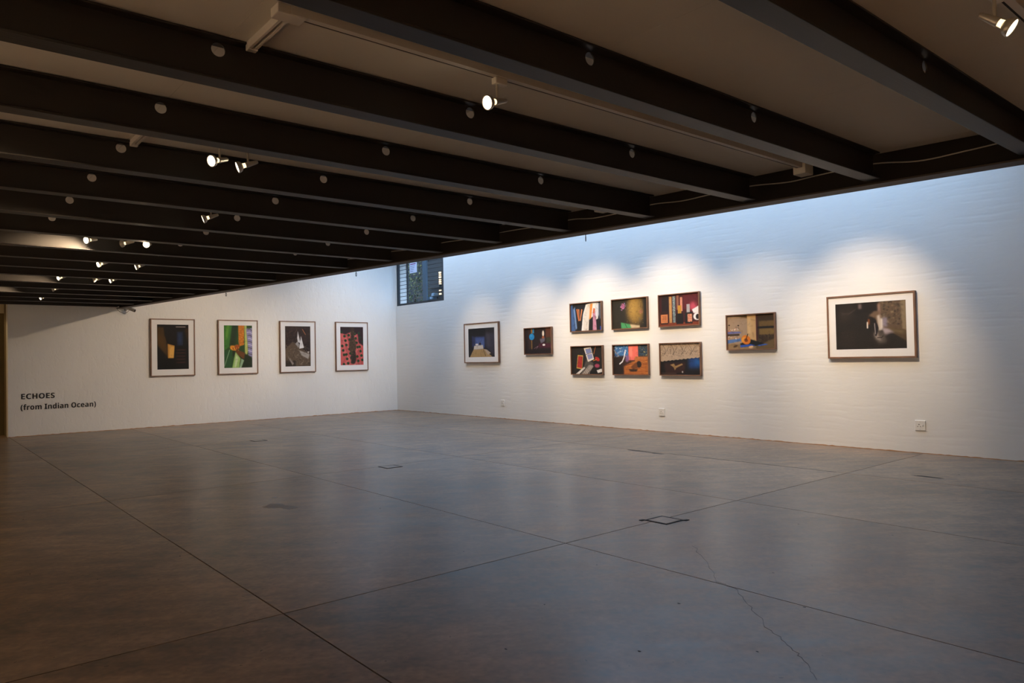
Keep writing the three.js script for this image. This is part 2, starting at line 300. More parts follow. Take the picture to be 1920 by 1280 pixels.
// one spotlight: adapter, stem, tapered lamp holder, flared reflector with rim, glowing lens
const holderG = new THREE.LatheGeometry([[0, -0.085], [0.011, -0.084], [0.015, -0.076], [0.019, -0.035], [0.024, 0.012], [0.025, 0.02], [0.021, 0.021]].map(([r, y]) => new THREE.Vector2(r, y)), 28);
const bulbG = new THREE.CylinderGeometry(0.021, 0.018, 0.028, 10, 1, true).translate(0, 0.033, 0);
const reflG = new THREE.LatheGeometry([[0.02, 0.044], [0.03, 0.05], [0.041, 0.062], [0.0455, 0.074], [0.0455, 0.088]].map(([r, y]) => new THREE.Vector2(r, y)), 32);
const rimG = new THREE.TorusGeometry(0.0445, 0.0035, 10, 36).rotateX(Math.PI / 2).translate(0, 0.088, 0);
const lensG = new THREE.ConeGeometry(0.043, 0.004, 14, 1, true).translate(0, 0.0895, 0);
function spotlight(label, group, [x, y, z], top, axis, cd, angle, pen = 0.7, size = 1) {
  const a = V(...axis).normalize(), s = thing('track_spotlight', label, 'spotlight', [x, y, z], group), h = top - y;
  mesh('adapter', rbox(-0.018, 0.05, h - 0.03, h, -0.0175, 0.0175, 0.005), M.lampWhite, s);
  mesh('stem', rod(V(0, h - 0.03, 0), V(0, 0.012, 0), 0.0062), M.lampBody, s);
  const q = new THREE.Quaternion().setFromUnitVectors(V(0, 1, 0), a), head = new THREE.Group(); head.name = 'lamp_head'; head.quaternion.copy(q); head.scale.setScalar(size); s.add(head);
  mesh('holder', holderG, M.lampBody, head); mesh('bulb_neck', bulbG, size === 1 ? M.lampWhite : M.bulb, head); mesh('reflector', reflG, M.lampBody, head); mesh('rim', rimG, M.lampBody, head); mesh('lens', lensG, M.lens, head);
  const l = new THREE.SpotLight(WARM, cd, 0, angle, pen, 2); l.position.copy(a).multiplyScalar(0.1); l.target.position.copy(a).multiplyScalar(1); l.castShadow = true; l.shadow.radius = 2; l.shadow.bias = -0.0005;
  s.add(l); s.add(l.target);
  return s;
}
// lens centres read from the photograph at the height of the lamps; the lens sits 0.09 m in front of the pivot
const LG = 'lit spotlights on the ceiling tracks', YP = 2.4;
const LAMPS = [
  [-1, -6.41, [0.14, -0.62, 0.77], 85, 'only lamp on its track, turned away from the lettering wall'],
  [0, -7.31, [-0.86, -0.26, 0.04], 85, 'only lamp on the track with a corner branch, above the open floor'],
  [1, -7.98, [-0.82, -0.28, 0.36], 85, 'of the pair on one track, the farther from the edge beam'],
  [1, -7.82, [-0.84, -0.33, -0.2], 85, 'of the pair on one track, the closer to the edge beam'],
  [2, -7.5, [-0.82, -0.33, -0.22], 85, 'only lamp on the sixth track from the lettering wall'],
  [3, -8.03, [-0.78, -0.18, 0.5], 45, 'of three on the fifth track from the lettering wall, outermost'],
  [3, -7.73, [-0.72, -0.16, -0.6], 26, 'of three on the fifth track from the lettering wall, middle one'],
  [3, -7.55, [-0.5, -0.16, 0.78], 22, 'of three on the fifth track from the lettering wall, innermost'],
  [4, -7.62, [-0.84, -0.28, 0.25], 60, 'of two spaced wide on one track, the farther from the edge beam'],
  [4, -7.23, [-0.84, -0.33, -0.05], 60, 'of two spaced wide on one track, the closer to the edge beam'],
  [5, -7.77, [-0.84, -0.25, 0.3], 34, 'of three on the third track from the lettering wall, outermost'],
  [5, -7.36, [-0.84, -0.2, -0.4], 16, 'of three on the third track from the lettering wall, middle one'],
  [5, -7.17, [-0.84, -0.31, 0.1], 34, 'of three on the third track from the lettering wall, innermost'],
  [6, -7.6, [-0.88, -0.18, -0.4], 16, 'only lamp on the second track from the lettering wall'],
  [-2, -8.2, [-0.5, -0.7, 0.5], 120, 'on the second track from the end wall, by the middle'],
  [-2, -10.4, [-0.4, -0.8, 0.2], 120, 'on the second track from the end wall, by the side wall'],
  [-3, -8.6, [-0.3, -0.8, 0.3], 120, 'on the track closest to the end wall, by the middle'],
  [-3, -10.8, [-0.5, -0.7, 0.1], 120, 'on the track closest to the end wall, by the side wall'],
  [7, -7.55, [-0.84, -0.25, 0.3], 34, 'only lamp on the track closest to the lettering wall'],
];
for (const [k, x, ax, cd, where] of LAMPS) spotlight(`lit track spotlight ${where.startsWith('of') ? '' : ', '}${where}`.replace(' ,', ','), LG, [x - 0.02, YP, trackZ(k)], CEIL - 0.0325, ax, cd, 0.42, 0.9, 0.7);

// spotlights of the light well: a suspended track beside the rooflight, and one lamp pair for the lettering wall
{
  const t = thing('lighting_track', 'white lighting track hung in the light well beside the brick wall', 'track', [-2.25, 3.62, 0]);
  mesh('rail', box(-0.0175, 0.0175, 0, 0.032, 2.4, 12.4), M.track, t);
  for (const z of [2.6, 5.6, 8.6, 11.5]) { mesh('hanger', rod(V(0, 0.03, z), V(0, ROOF - 3.62 + 0.02, z), 0.004), M.iron, t); mesh('purlin', box(-0.6, 2.3, ROOF - 3.62 + 0.02, ROOF - 3.62 + 0.1, z - 0.025, z + 0.025), M.steel, t); }
  const wall = (z, ty, cd, ang, dz, where) => spotlight(`lit spotlight in the light well aimed at ${where}`, 'spotlights of the light well', [-2.25, 3.5, z], 3.619, [2.25, ty - 3.5, dz], cd, ang, 1);
  wall(3.45, 1.35, 9, 0.46, 0.05, 'the framed bedroom photograph');
  wall(5.2, 1.45, 16, 0.5, 0.1, 'the small photograph with the blue ball');
  wall(6.85, 1.55, 26, 0.52, 0.0, 'the first column of small photographs');
  wall(8.4, 1.55, 26, 0.52, 0.0, 'the last column of small photographs');
  wall(10.0, 1.2, 14, 0.52, 0.0, 'the photograph with the guitar');
  wall(11.5, 1.35, 25, 0.48, -0.05, 'the large framed passage photograph');
  const t2 = thing('lighting_track', 'short white lighting track fixed across the light well', 'track', [-2.4, 3.3, 4.7]);
  mesh('rail', box(-0.9, 0.9, 0, 0.032, -0.0175, 0.0175), M.track, t2);
  for (const x of [-0.8, 0.8]) mesh('hanger', rod(V(x, 0.03, 0), V(x, ROOF - 3.3 + 0.02, 0), 0.004), M.iron, t2);
  mesh('purlin', box(-1.0, 2.4, ROOF - 3.3 + 0.02, ROOF - 3.3 + 0.1, -0.025, 0.025), M.steel, t2);
  spotlight('lit spotlight in the light well aimed at the dark stair photograph', 'spotlights of the light well', [-3.0, 3.17, 4.7], 3.305, [-2.1, -1.75, -4.7], 33, 0.55, 1);
  spotlight('lit spotlight in the light well aimed at the spotted cloth photograph', 'spotlights of the light well', [-2.0, 3.17, 4.7], 3.305, [0.3, -1.65, -4.7], 28, 0.5, 1);
}
{ // a lamp in the side passage, out of sight, lights its cream lining
  const w = thing('bulkhead_lamp', 'round glowing lamp on the ceiling of the side passage', 'lamp', [-9.4, CEIL - 0.06, -1.5]);
  mesh('globe', new THREE.SphereGeometry(0.07, 20, 12), std({ color: lin(0.9, 0.8, 0.6), emissive: lin(1, 0.7, 0.32), emissiveIntensity: 3 }), w);
  mesh('base', new THREE.CylinderGeometry(0.08, 0.08, 0.02, 24).translate(0, 0.055, 0), M.plastic, w);
  const p = new THREE.PointLight(new THREE.Color().setRGB(1, 0.66, 0.3), 1.6, 0, 2); p.position.set(0, 0, 0); p.shadow.radius = 3; p.castShadow = true; w.add(p);
}
console.log('lamps');

// ------------------------------------------------------------------ framed photographs
const ART = {};
function art(name, w, h, draw) {
  const k = 420 / Math.max(w, h), W = Math.round(w * k), H = Math.round(h * k), c = document.createElement('canvas'); c.width = W; c.height = H;
  const x = c.getContext('2d'), A = {
    x, rect(col, a, b, p, q, blur = 0, al = 1) { x.filter = blur ? `blur(${blur}px)` : 'none'; x.globalAlpha = al; x.fillStyle = col; x.fillRect(a * W, b * H, (p - a) * W, (q - b) * H); x.filter = 'none'; x.globalAlpha = 1; },
    poly(col, pts, blur = 0, al = 1) { x.filter = blur ? `blur(${blur}px)` : 'none'; x.globalAlpha = al; x.fillStyle = col; x.beginPath(); pts.forEach(([a, b], i) => (i ? x.lineTo(a * W, b * H) : x.moveTo(a * W, b * H))); x.closePath(); x.fill(); x.filter = 'none'; x.globalAlpha = 1; },
    ell(col, a, b, p, q, rot = 0, blur = 0, al = 1) { x.filter = blur ? `blur(${blur}px)` : 'none'; x.globalAlpha = al; x.fillStyle = col; x.beginPath(); x.ellipse(a * W, b * H, p * W, q * H, rot, 0, 7); x.fill(); x.filter = 'none'; x.globalAlpha = 1; },
    line(col, pts, lw, blur = 0, al = 1) { x.filter = blur ? `blur(${blur}px)` : 'none'; x.globalAlpha = al; x.strokeStyle = col; x.lineWidth = lw; x.lineCap = 'round'; x.lineJoin = 'round'; x.beginPath(); pts.forEach(([a, b], i) => (i ? x.lineTo(a * W, b * H) : x.moveTo(a * W, b * H))); x.stroke(); x.filter = 'none'; x.globalAlpha = 1; },
    specks(cols, n, a, b, p, q, r0, r1, al = 0.6) { for (let i = 0; i < n; i++) { x.globalAlpha = al * rnd(); x.fillStyle = cols[Math.floor(rnd() * cols.length)]; x.beginPath(); x.ellipse((a + (p - a) * rnd()) * W, (b + (q - b) * rnd()) * H, rr(r0, r1), rr(r0, r1), rnd() * 3, 0, 7); x.fill(); } x.globalAlpha = 1; },
  };
  draw(A);
  for (let i = 0; i < 150; i++) { x.globalAlpha = i % 2 ? 0.08 + 0.14 * rnd() : 0.02 + 0.04 * rnd(); x.globalCompositeOperation = i % 2 ? 'multiply' : 'screen'; x.filter = 'blur(3px)'; const v = i % 2 ? 40 + 120 * rnd() : 30 + 90 * rnd(); x.fillStyle = `rgb(${v | 0},${(v * 0.93) | 0},${(v * 0.85) | 0})`; x.beginPath(); x.ellipse(rnd() * W, rnd() * H, rr(3, 26), rr(2, 9), rnd() * 3.1, 0, 7); x.fill(); }
  x.globalCompositeOperation = 'source-over'; x.globalAlpha = 1; x.filter = 'none';
  const t = new THREE.CanvasTexture(c); t.colorSpace = THREE.SRGBColorSpace; t.anisotropy = 4;
  ART[name] = std({ map: t, roughness: 0.8 });
}
art('stair', 0.595, 0.9, (A) => {
  A.rect('#0d0906', 0, 0, 1, 1); A.poly('#4a330f', [[0, 0.06], [0.22, 0.06], [0.3, 0.34], [0.36, 0.75], [0.2, 0.62], [0, 0.45]], 6); A.poly('#5a3d10', [[0, 0.2], [0.18, 0.25], [0.3, 0.6], [0.05, 0.45]], 9, 0.7);
  A.poly('#15100d', [[0.2, 0], [0.62, 0], [0.58, 0.4], [0.5, 0.44], [0.34, 0.4], [0.24, 0.25]], 3); A.poly('#c98f3c', [[0.33, 0.43], [0.55, 0.47], [0.52, 0.75], [0.34, 0.75]], 2); A.poly('#f2bd62', [[0.39, 0.47], [0.54, 0.5], [0.51, 0.74], [0.38, 0.73]], 3, 0.7);
  A.rect('#1e2a44', 0.62, 0.16, 0.82, 0.47, 6); A.rect('#2b3c60', 0.68, 0.2, 0.76, 0.4, 6, 0.7); A.rect('#a89c96', 0.59, 0.045, 0.9, 0.065, 1.5); A.poly('#4a2f12', [[0.86, 0.1], [1, 0.08], [1, 0.5]], 6, 0.8);
  for (let i = 0; i < 5; i++) A.rect('#4a231a', 0.6, 0.55 + i * 0.07, 0.9, 0.58 + i * 0.07, 3, 0.8); A.rect('#070504', 0, 0.78, 0.5, 1, 8);
});
art('leaf', 0.6, 0.9, (A) => {
  A.rect('#2a4a1c', 0, 0, 1, 1); A.poly('#3f7a2a', [[0, 0], [0.3, 0], [0.2, 0.5], [0, 0.6]], 6); A.poly('#6ea83a', [[0.1, 0.02], [0.2, 0], [0.14, 0.3], [0.05, 0.35]], 4, 0.7); A.poly('#1d3313', [[0.3, 0], [0.48, 0], [0.4, 0.45], [0.2, 0.5]], 6);
  A.poly('#d07a18', [[0.5, 0], [0.72, 0], [0.7, 0.46], [0.52, 0.5]], 2); A.specks(['#f0a63c', '#8a4a10', '#b3630f'], 150, 0.5, 0, 0.71, 0.48, 2, 7); A.poly('#b9c26a', [[0.72, 0], [0.8, 0], [0.84, 0.6], [0.74, 0.85]], 3);
  A.poly('#8f88b4', [[0.78, 0.08], [1, 0.06], [1, 1], [0.86, 1], [0.84, 0.5]], 3); for (let i = 0; i < 12; i++) A.line(i % 2 ? '#e6e4f2' : '#3a3c2c', [[0.8 + 0.05 * rnd(), 0.1 + i * 0.07], [0.9, 0.08 + i * 0.075], [1, 0.13 + i * 0.07]], 5, 2);
  A.poly('#1c2a10', [[0.3, 0.52], [0.98, 0.75], [0.98, 1], [0.6, 1], [0.3, 0.7]], 5); A.poly('#6b3d12', [[0.4, 0.55], [0.74, 0.65], [0.7, 0.8], [0.42, 0.66]], 4);
  A.poly('#9ac06a', [[0.4, 0.62], [0.58, 0.78], [0.52, 1], [0.28, 1]], 3); A.poly('#cfdcb0', [[0.42, 0.66], [0.5, 0.78], [0.42, 0.98], [0.36, 0.98]], 4, 0.8); A.poly('#8fb08c', [[0.6, 0.78], [0.7, 0.82], [0.6, 1], [0.53, 1]], 2); A.poly('#28542a', [[0, 0.6], [0.3, 0.55], [0.24, 1], [0, 1]], 5);
  A.line('#a8c8a0', [[0.02, 0.95], [0.2, 0.58]], 5, 2); A.ell('#e08a1c', 0.33, 0.53, 0.12, 0.06, 0.3, 3); A.ell('#a34a0c', 0.46, 0.51, 0.09, 0.06, 0, 3); A.specks(['#f8c060', '#5a2808'], 60, 0.22, 0.46, 0.55, 0.6, 2, 6);
});
art('shard', 0.6, 0.9, (A) => {
  A.rect('#2c1c15', 0, 0, 1, 1); A.specks(['#4a3326', '#170d09', '#5c4434'], 400, 0, 0, 1, 0.5, 2, 9); A.poly('#5b4a39', [[0, 0.58], [0.3, 0.38], [0.6, 0.5], [1, 0.75], [1, 1], [0, 1]], 5);
  for (let i = 0; i < 260; i++) { const a = rnd(), b = 0.5 + 0.5 * rnd(); A.line(['#8f8068', '#3a2c20', '#b5a68c', '#241810'][i % 4], [[a, b], [a + rr(-0.08, 0.08), b + rr(-0.05, 0.03)]], 2, 0, 0.7); }
  A.poly('#cfc9c6', [[0.5, 0.12], [0.56, 0.3], [0.6, 0.42], [0.5, 0.4], [0.47, 0.3]], 1); A.poly('#e2dedb', [[0.62, 0.24], [0.74, 0.54], [0.55, 0.56]], 1.5); A.poly('#9b948e', [[0.48, 0.38], [0.58, 0.48], [0.52, 0.54], [0.4, 0.44]], 2); A.line('#a8683e', [[0.68, 0.08], [0.8, 0.21]], 7, 1);
  A.poly('#a49a90', [[0.55, 0.6], [0.96, 0.7], [0.9, 0.82], [0.62, 0.72]], 3); A.poly('#b5aca2', [[0.84, 0.64], [0.95, 0.62], [0.93, 0.69]], 2); A.rect('#1b120d', 0, 0.86, 0.4, 1, 8, 0.7); A.poly('#8b8078', [[0.1, 0.74], [0.34, 0.92], [0.28, 0.97]], 3);
});
art('cloth', 0.6, 0.9, (A) => {
  A.rect('#c95a55', 0, 0, 1, 1); for (let i = 0; i < 18; i++) A.line(i % 2 ? '#e88a80' : '#8a302f', [[rnd(), rnd() * 0.3], [rnd(), 0.4 + rnd() * 0.3], [rnd(), 1]], 8, 4, 0.5);
  A.poly('#2a1516', [[0, 0], [1, 0], [1, 0.12], [0.7, 0.2], [0.42, 0.15], [0.2, 0.2], [0, 0.14]], 5); A.poly('#30181a', [[0.74, 0.1], [1, 0.1], [1, 0.5], [0.8, 0.42]], 5);
  for (let i = 0; i < 34; i++) A.ell('#1e3a1c', 0.06 + ((i * 0.37) % 1) * 0.92, 0.14 + ((i * 0.233) % 1) * 0.84, 0.055, 0.035, rnd(), 1.5);
  A.ell('#4a3524', 0.53, 0.5, 0.15, 0.22, 0, 3); A.ell('#2e2118', 0.56, 0.8, 0.12, 0.17, 0, 4); A.poly('#3c2a1c', [[0.42, 0], [0.6, 0], [0.6, 0.35], [0.46, 0.35]], 4); A.specks(['#9a8458', '#1c120c', '#7a6444'], 130, 0.42, 0.1, 0.66, 0.9, 2, 7);
});
art('bedroom', 0.9, 0.61, (A) => {
  A.rect('#171317', 0, 0, 1, 1); A.rect('#3c4f86', 0.25, 0.3, 0.63, 0.68, 8); A.rect('#5a6da0', 0.32, 0.38, 0.6, 0.6, 10, 0.6); A.poly('#28305a', [[0.14, 0.25], [0.25, 0.3], [0.25, 0.6], [0.14, 0.66]], 6); A.poly('#2c2a3c', [[0.64, 0.12], [1, 0], [1, 0.95], [0.64, 0.62]], 5); A.poly('#453c48', [[0.7, 0.1], [0.82, 0.06], [0.84, 0.66], [0.72, 0.6]], 8, 0.7);
  A.poly('#b08f5e', [[0.2, 0.72], [0.6, 0.72], [0.92, 1], [0.04, 1]], 2); A.poly('#cfc3b4', [[0.22, 0.6], [0.56, 0.58], [0.58, 0.72], [0.2, 0.73]], 3); A.ell('#ddd6d2', 0.33, 0.56, 0.06, 0.03, 0, 2); A.ell('#2a1c20', 0.45, 0.54, 0.04, 0.04, 0, 2); A.poly('#b7a08a', [[0.6, 0.72], [0.7, 0.74], [0.86, 0.86], [0.74, 0.92]], 2); A.line('#3a2c24', [[0.58, 0.75], [0.66, 0.95]], 5, 1); A.rect('#120e10', 0, 0, 1, 0.18, 14);
});
art('ball', 0.76, 0.48, (A) => {
  A.rect('#241511', 0, 0, 1, 1); A.rect('#3a231a', 0.14, 0, 0.2, 1, 4); A.rect('#9c6a2c', 0.23, 0.02, 0.29, 0.25, 2); A.rect('#2c86b8', 0.29, 0.02, 0.35, 0.2, 3); A.ell('#1d87c4', 0.26, 0.33, 0.1, 0.13, 0, 2); A.ell('#4fb2df', 0.24, 0.29, 0.04, 0.04, 0, 4, 0.7); A.rect('#7a5a2c', 0.23, 0.46, 0.28, 0.9, 3);
  A.rect('#5a2f18', 0.78, 0, 1, 0.4, 5); A.rect('#3b3a22', 0.8, 0.38, 1, 0.62, 6); A.ell('#f6e8d2', 0.69, 0.22, 0.04, 0.12, 0, 3); A.ell('#b05a2c', 0.69, 0.38, 0.05, 0.06, 0, 4); A.poly('#6a6470', [[0.56, 0.42], [0.76, 0.4], [0.74, 0.52], [0.6, 0.62]], 4); A.rect('#4a1426', 0.52, 0.6, 1, 0.78, 8); A.ell('#f2ece8', 0.71, 0.66, 0.05, 0.04, 0, 1.5); A.line('#9a7484', [[0.34, 0.8], [0.5, 0.7], [0.4, 0.86]], 5, 2); A.rect('#1b0e0c', 0, 0.82, 1, 1, 8);
});
art('pencils', 0.76, 0.48, (A) => {
  A.rect('#16171c', 0, 0, 1, 1); A.poly('#3d5f96', [[0, 0.05], [0.06, 0], [0.14, 1], [0, 1]], 4); A.poly('#6d8fc0', [[0.08, 0.2], [0.14, 0.1], [0.2, 0.9], [0.15, 0.95]], 4); A.poly('#e8e4de', [[0.34, 1], [0.4, 0.4], [0.5, 0.05], [0.72, 0], [0.9, 0.02], [0.88, 0.6], [0.6, 0.7], [0.58, 1]], 3);
  for (let i = 0; i < 7; i++) A.line('#c9b79a', [[0.42 + i * 0.03, 1], [0.44 + i * 0.03, 0.4], [0.56 + i * 0.02, 0.08]], 4, 1.5); A.poly('#c06a3c', [[0.18, 0.2], [0.23, 0.18], [0.29, 0.62], [0.25, 0.65]], 1); A.poly('#e0955c', [[0.25, 0.2], [0.28, 0.2], [0.29, 0.6]], 1); A.poly('#d08050', [[0.35, 0.2], [0.39, 0.22], [0.32, 0.64], [0.29, 0.62]], 1); A.poly('#0f0c0c', [[0.24, 0.64], [0.34, 0.64], [0.3, 1], [0.2, 1]], 3);
  A.poly('#d98838', [[0.64, 0.05], [0.72, 0.03], [0.66, 0.6], [0.6, 0.6]], 3); A.poly('#c88aa0', [[0.72, 0.32], [0.8, 0.3], [0.84, 1], [0.7, 1]], 3); A.poly('#c2653c', [[0.74, 0.2], [0.8, 0.24], [0.76, 0.4], [0.72, 0.38]], 2); A.poly('#18120f', [[0.58, 1], [0.6, 0.62], [0.72, 0.5], [0.7, 1]], 3); A.rect('#c9d0da', 0.82, 0.02, 0.92, 0.5, 8, 0.8); A.rect('#141316', 0.84, 0.62, 1, 1, 4); A.rect('#2444b0', 0.94, 0.86, 1, 1, 2); A.rect('#4d525c', 0.92, 0, 1, 0.6, 5);
});
art('glow', 0.76, 0.48, (A) => {
  A.rect('#1f190c', 0, 0, 1, 1); A.ell('#8a6a2c', 0.66, 0.38, 0.24, 0.5, 0, 26); A.ell('#b08a3e', 0.6, 0.3, 0.12, 0.3, 0, 22, 0.7); A.specks(['#c0a050', '#5a441c', '#8f6a30'], 200, 0.42, 0.02, 0.88, 0.9, 2, 6, 0.4); A.ell('#a2587a', 0.31, 0.24, 0.06, 0.1, 0.3, 3); A.specks(['#e6d2e8', '#5a6ac0', '#d070a0'], 45, 0.24, 0.12, 0.4, 0.38, 2, 5, 0.9);
  A.poly('#3f8f56', [[0.24, 0.78], [0.5, 0.86], [0.56, 1], [0.25, 1]], 4); A.poly('#b9a684', [[0.5, 0.86], [0.78, 0.92], [0.78, 1], [0.54, 1]], 5); A.line('#16120a', [[0.36, 0.84], [0.42, 0.98]], 4, 1); A.rect('#120f08', 0.9, 0, 1, 1, 10); A.ell('#9a5a50', 0.82, 0.46, 0.05, 0.06, 0, 8, 0.7); A.line('#3f4e60', [[0.76, 0.66], [0.8, 0.8]], 5, 3, 0.7);
});
art('bottles', 0.76, 0.48, (A) => {
  A.rect('#3b1013', 0, 0, 1, 1); A.rect('#5a171d', 0.6, 0.02, 1, 0.5, 8); A.rect('#1b0a0a', 0.06, 0.02, 0.24, 0.6, 4); A.rect('#b98a52', 0.25, 0.06, 0.32, 0.92, 1.5); A.rect('#6f7f80', 0.34, 0.05, 0.41, 0.92, 1.5); A.specks(['#e2e0d0', '#24302e'], 60, 0.34, 0.08, 0.41, 0.9, 2, 4, 0.8); A.rect('#8a5a44', 0.44, 0.03, 0.5, 0.5, 2); A.rect('#d08a70', 0.53, 0.1, 0.59, 0.55, 2); A.ell('#c0485a', 0.85, 0.42, 0.09, 0.14, 0, 12);
  A.rect('#7a3418', 0, 0.9, 1, 1, 2); A.rect('#2c130c', 0.03, 0.52, 0.22, 0.94, 2); A.rect('#cf7f4c', 0.03, 0.62, 0.21, 0.9, 2); for (let i = 0; i < 4; i++) A.rect('#8f4a26', 0.06, 0.67 + i * 0.05, 0.18, 0.685 + i * 0.05, 0.6); A.rect('#b8862c', 0.47, 0.36, 0.56, 0.62, 1.5); A.rect('#120a0a', 0.43, 0.62, 0.6, 0.95, 2); A.rect('#a8a4a4', 0.69, 0.34, 0.77, 0.62, 1.5); A.rect('#16100f', 0.65, 0.6, 0.83, 0.95, 2); A.rect('#d08a6a', 0.71, 0.65, 0.82, 0.9, 2); A.specks(['#f0e0d0', '#a04030'], 40, 0.71, 0.66, 0.82, 0.9, 2, 4, 0.8); A.poly('#e2dcda', [[0.82, 0.52], [1, 0.4], [1, 0.62], [0.86, 0.64]], 2); A.ell('#e6e2e0', 0.94, 0.74, 0.09, 0.12, 0, 2); A.ell('#171013', 0.96, 0.75, 0.05, 0.08, 0, 2);
});
art('cards', 0.76, 0.48, (A) => {
  A.rect('#1a1512', 0, 0, 1, 1); A.specks(['#3a342e', '#0b0908', '#6a635a'], 260, 0.2, 0, 0.6, 0.7, 1, 4); A.poly('#4f4a44', [[0.5, 0.4], [0.72, 0.62], [0.5, 1], [0.3, 1]], 6); A.poly('#caa24a', [[0.2, 0.3], [0.38, 0.32], [0.34, 0.83], [0.15, 0.79]], 2); A.poly('#a82c26', [[0.22, 0.34], [0.36, 0.36], [0.33, 0.79], [0.17, 0.75]], 2);
  A.poly('#ded6cc', [[0.4, 0.06], [0.63, 0.02], [0.73, 0.47], [0.53, 0.56]], 1.5); A.poly('#7a86b4', [[0.45, 0.1], [0.62, 0.07], [0.65, 0.22], [0.49, 0.27]], 2); A.poly('#8a90b8', [[0.5, 0.31], [0.66, 0.26], [0.69, 0.42], [0.55, 0.48]], 2); A.line('#2a2018', [[0.44, 0.31], [0.67, 0.22]], 4); A.line('#c8742c', [[0.78, 0.02], [0.72, 0.28]], 6, 1); A.ell('#b42c22', 0.83, 0.46, 0.08, 0.07, 0.4, 3); A.ell('#a8405c', 0.82, 0.7, 0.08, 0.07, 0, 4); A.line('#d88a30', [[0.7, 0.52], [0.8, 0.48]], 6, 1);
  A.poly('#d9d2ca', [[0.12, 1], [0.4, 0.74], [0.44, 0.78], [0.24, 1]], 2); A.poly('#9a8f86', [[0.3, 1], [0.6, 0.66], [0.72, 0.72], [0.5, 1]], 4); for (let i = 0; i < 9; i++) A.line(i % 2 ? '#d6cabc' : '#6a5f54', [[0.34 + i * 0.03, 1], [0.54 + i * 0.02, 0.68]], 3, 1); A.poly('#e8e4e0', [[0.8, 0.86], [0.96, 0.8], [0.98, 0.92], [0.84, 0.96]], 2); A.poly('#14110f', [[0.6, 0.88], [0.82, 0.9], [0.8, 1], [0.58, 1]], 3);
});
art('tools', 0.76, 0.48, (A) => {
  A.rect('#2e1a12', 0, 0, 1, 1); A.rect('#3a6fa8', 0.04, 0, 0.44, 0.36, 3); A.specks(['#8fb4d8', '#1c3c70', '#c8d8e6', '#2c5c98'], 160, 0.04, 0, 0.44, 0.4, 3, 8, 0.9); A.rect('#e0695c', 0.44, 0.02, 0.72, 0.52, 3); A.rect('#f09a86', 0.47, 0.05, 0.55, 0.4, 8, 0.6); A.rect('#2c3c4a', 0.72, 0.02, 1, 0.38, 3); A.specks(['#c0b060', '#24486a', '#1a1a12'], 60, 0.74, 0.04, 1, 0.36, 3, 8, 0.8); A.rect('#b06a34', 0.62, 0.4, 1, 0.58, 4);
  A.poly('#a85f26', [[0.3, 0.72], [0.7, 0.5], [1, 0.5], [1, 1], [0.3, 1]], 5); for (let i = 0; i < 46; i++) { const a = 0.3 + 0.7 * rnd(), b = 0.55 + 0.45 * rnd(); A.line(['#6a3412', '#d0843c', '#8f4a1c'][i % 3], [[a, b], [a + 0.14, b + rr(-0.05, 0.05)]], 4, 2, 0.7); } A.poly('#1d120d', [[0, 0.42], [0.2, 0.4], [0.28, 0.9], [0.2, 1], [0, 1]], 5); A.line('#e6e6ea', [[0.35, 0.18], [0.31, 0.42], [0.26, 0.56], [0.18, 0.64]], 13, 2); A.line('#7c7c84', [[0.02, 0.16], [0.16, 0.38]], 10, 2); A.ell('#8f6aa0', 0.4, 0.46, 0.06, 0.12, 0.2, 6, 0.8);
  A.ell('#24150c', 0.73, 0.66, 0.07, 0.11, 0.2, 2); A.poly('#6a3a16', [[0.5, 0.74], [0.66, 0.58], [0.7, 0.76], [0.56, 0.84]], 3); A.poly('#28160c', [[0.44, 0.82], [0.7, 0.82], [0.66, 0.9], [0.48, 0.9]], 5);
});
art('lace', 0.76, 0.48, (A) => {
  A.rect('#0d0a0c', 0, 0, 1, 1); A.rect('#123a74', 0.7, 0.45, 1, 0.8, 16); A.rect('#1c5ca0', 0.86, 0.5, 1, 0.7, 14, 0.8); const x0 = []; for (let i = 0; i <= 60; i++) { const t = i / 60; x0.push([t, 0.56 - 0.12 * t + 0.022 * Math.abs(Math.sin(t * 32))]); } A.poly('#b09880', [[0, 0], [1, 0], ...x0.reverse()], 1);
  A.specks(['#4f4338', '#2c241e', '#d8c4aa'], 900, 0, 0, 1, 0.42, 1, 3.2, 0.9); for (let i = 0; i < 5; i++) A.line('#3a322a', [[0.05 + i * 0.22, 0.02], [0.13 + i * 0.22, 0.2], [0.1 + i * 0.22, 0.36], [0.22 + i * 0.22, 0.1]], 3, 1, 0.8); A.poly('#2e1712', [[0.08, 0.62], [0.64, 0.6], [0.6, 0.95], [0.12, 0.96]], 8); A.poly('#9c7a4c', [[0.24, 0.68], [0.34, 0.64], [0.38, 0.72], [0.54, 0.64], [0.57, 0.68], [0.4, 0.78], [0.36, 0.86], [0.33, 0.76]], 2.5); A.rect('#a8a29c', 0.535, 0.88, 0.57, 0.94, 1.5); A.rect('#6a4a3a', 0.0, 0.94, 0.4, 0.97, 2, 0.6);
});
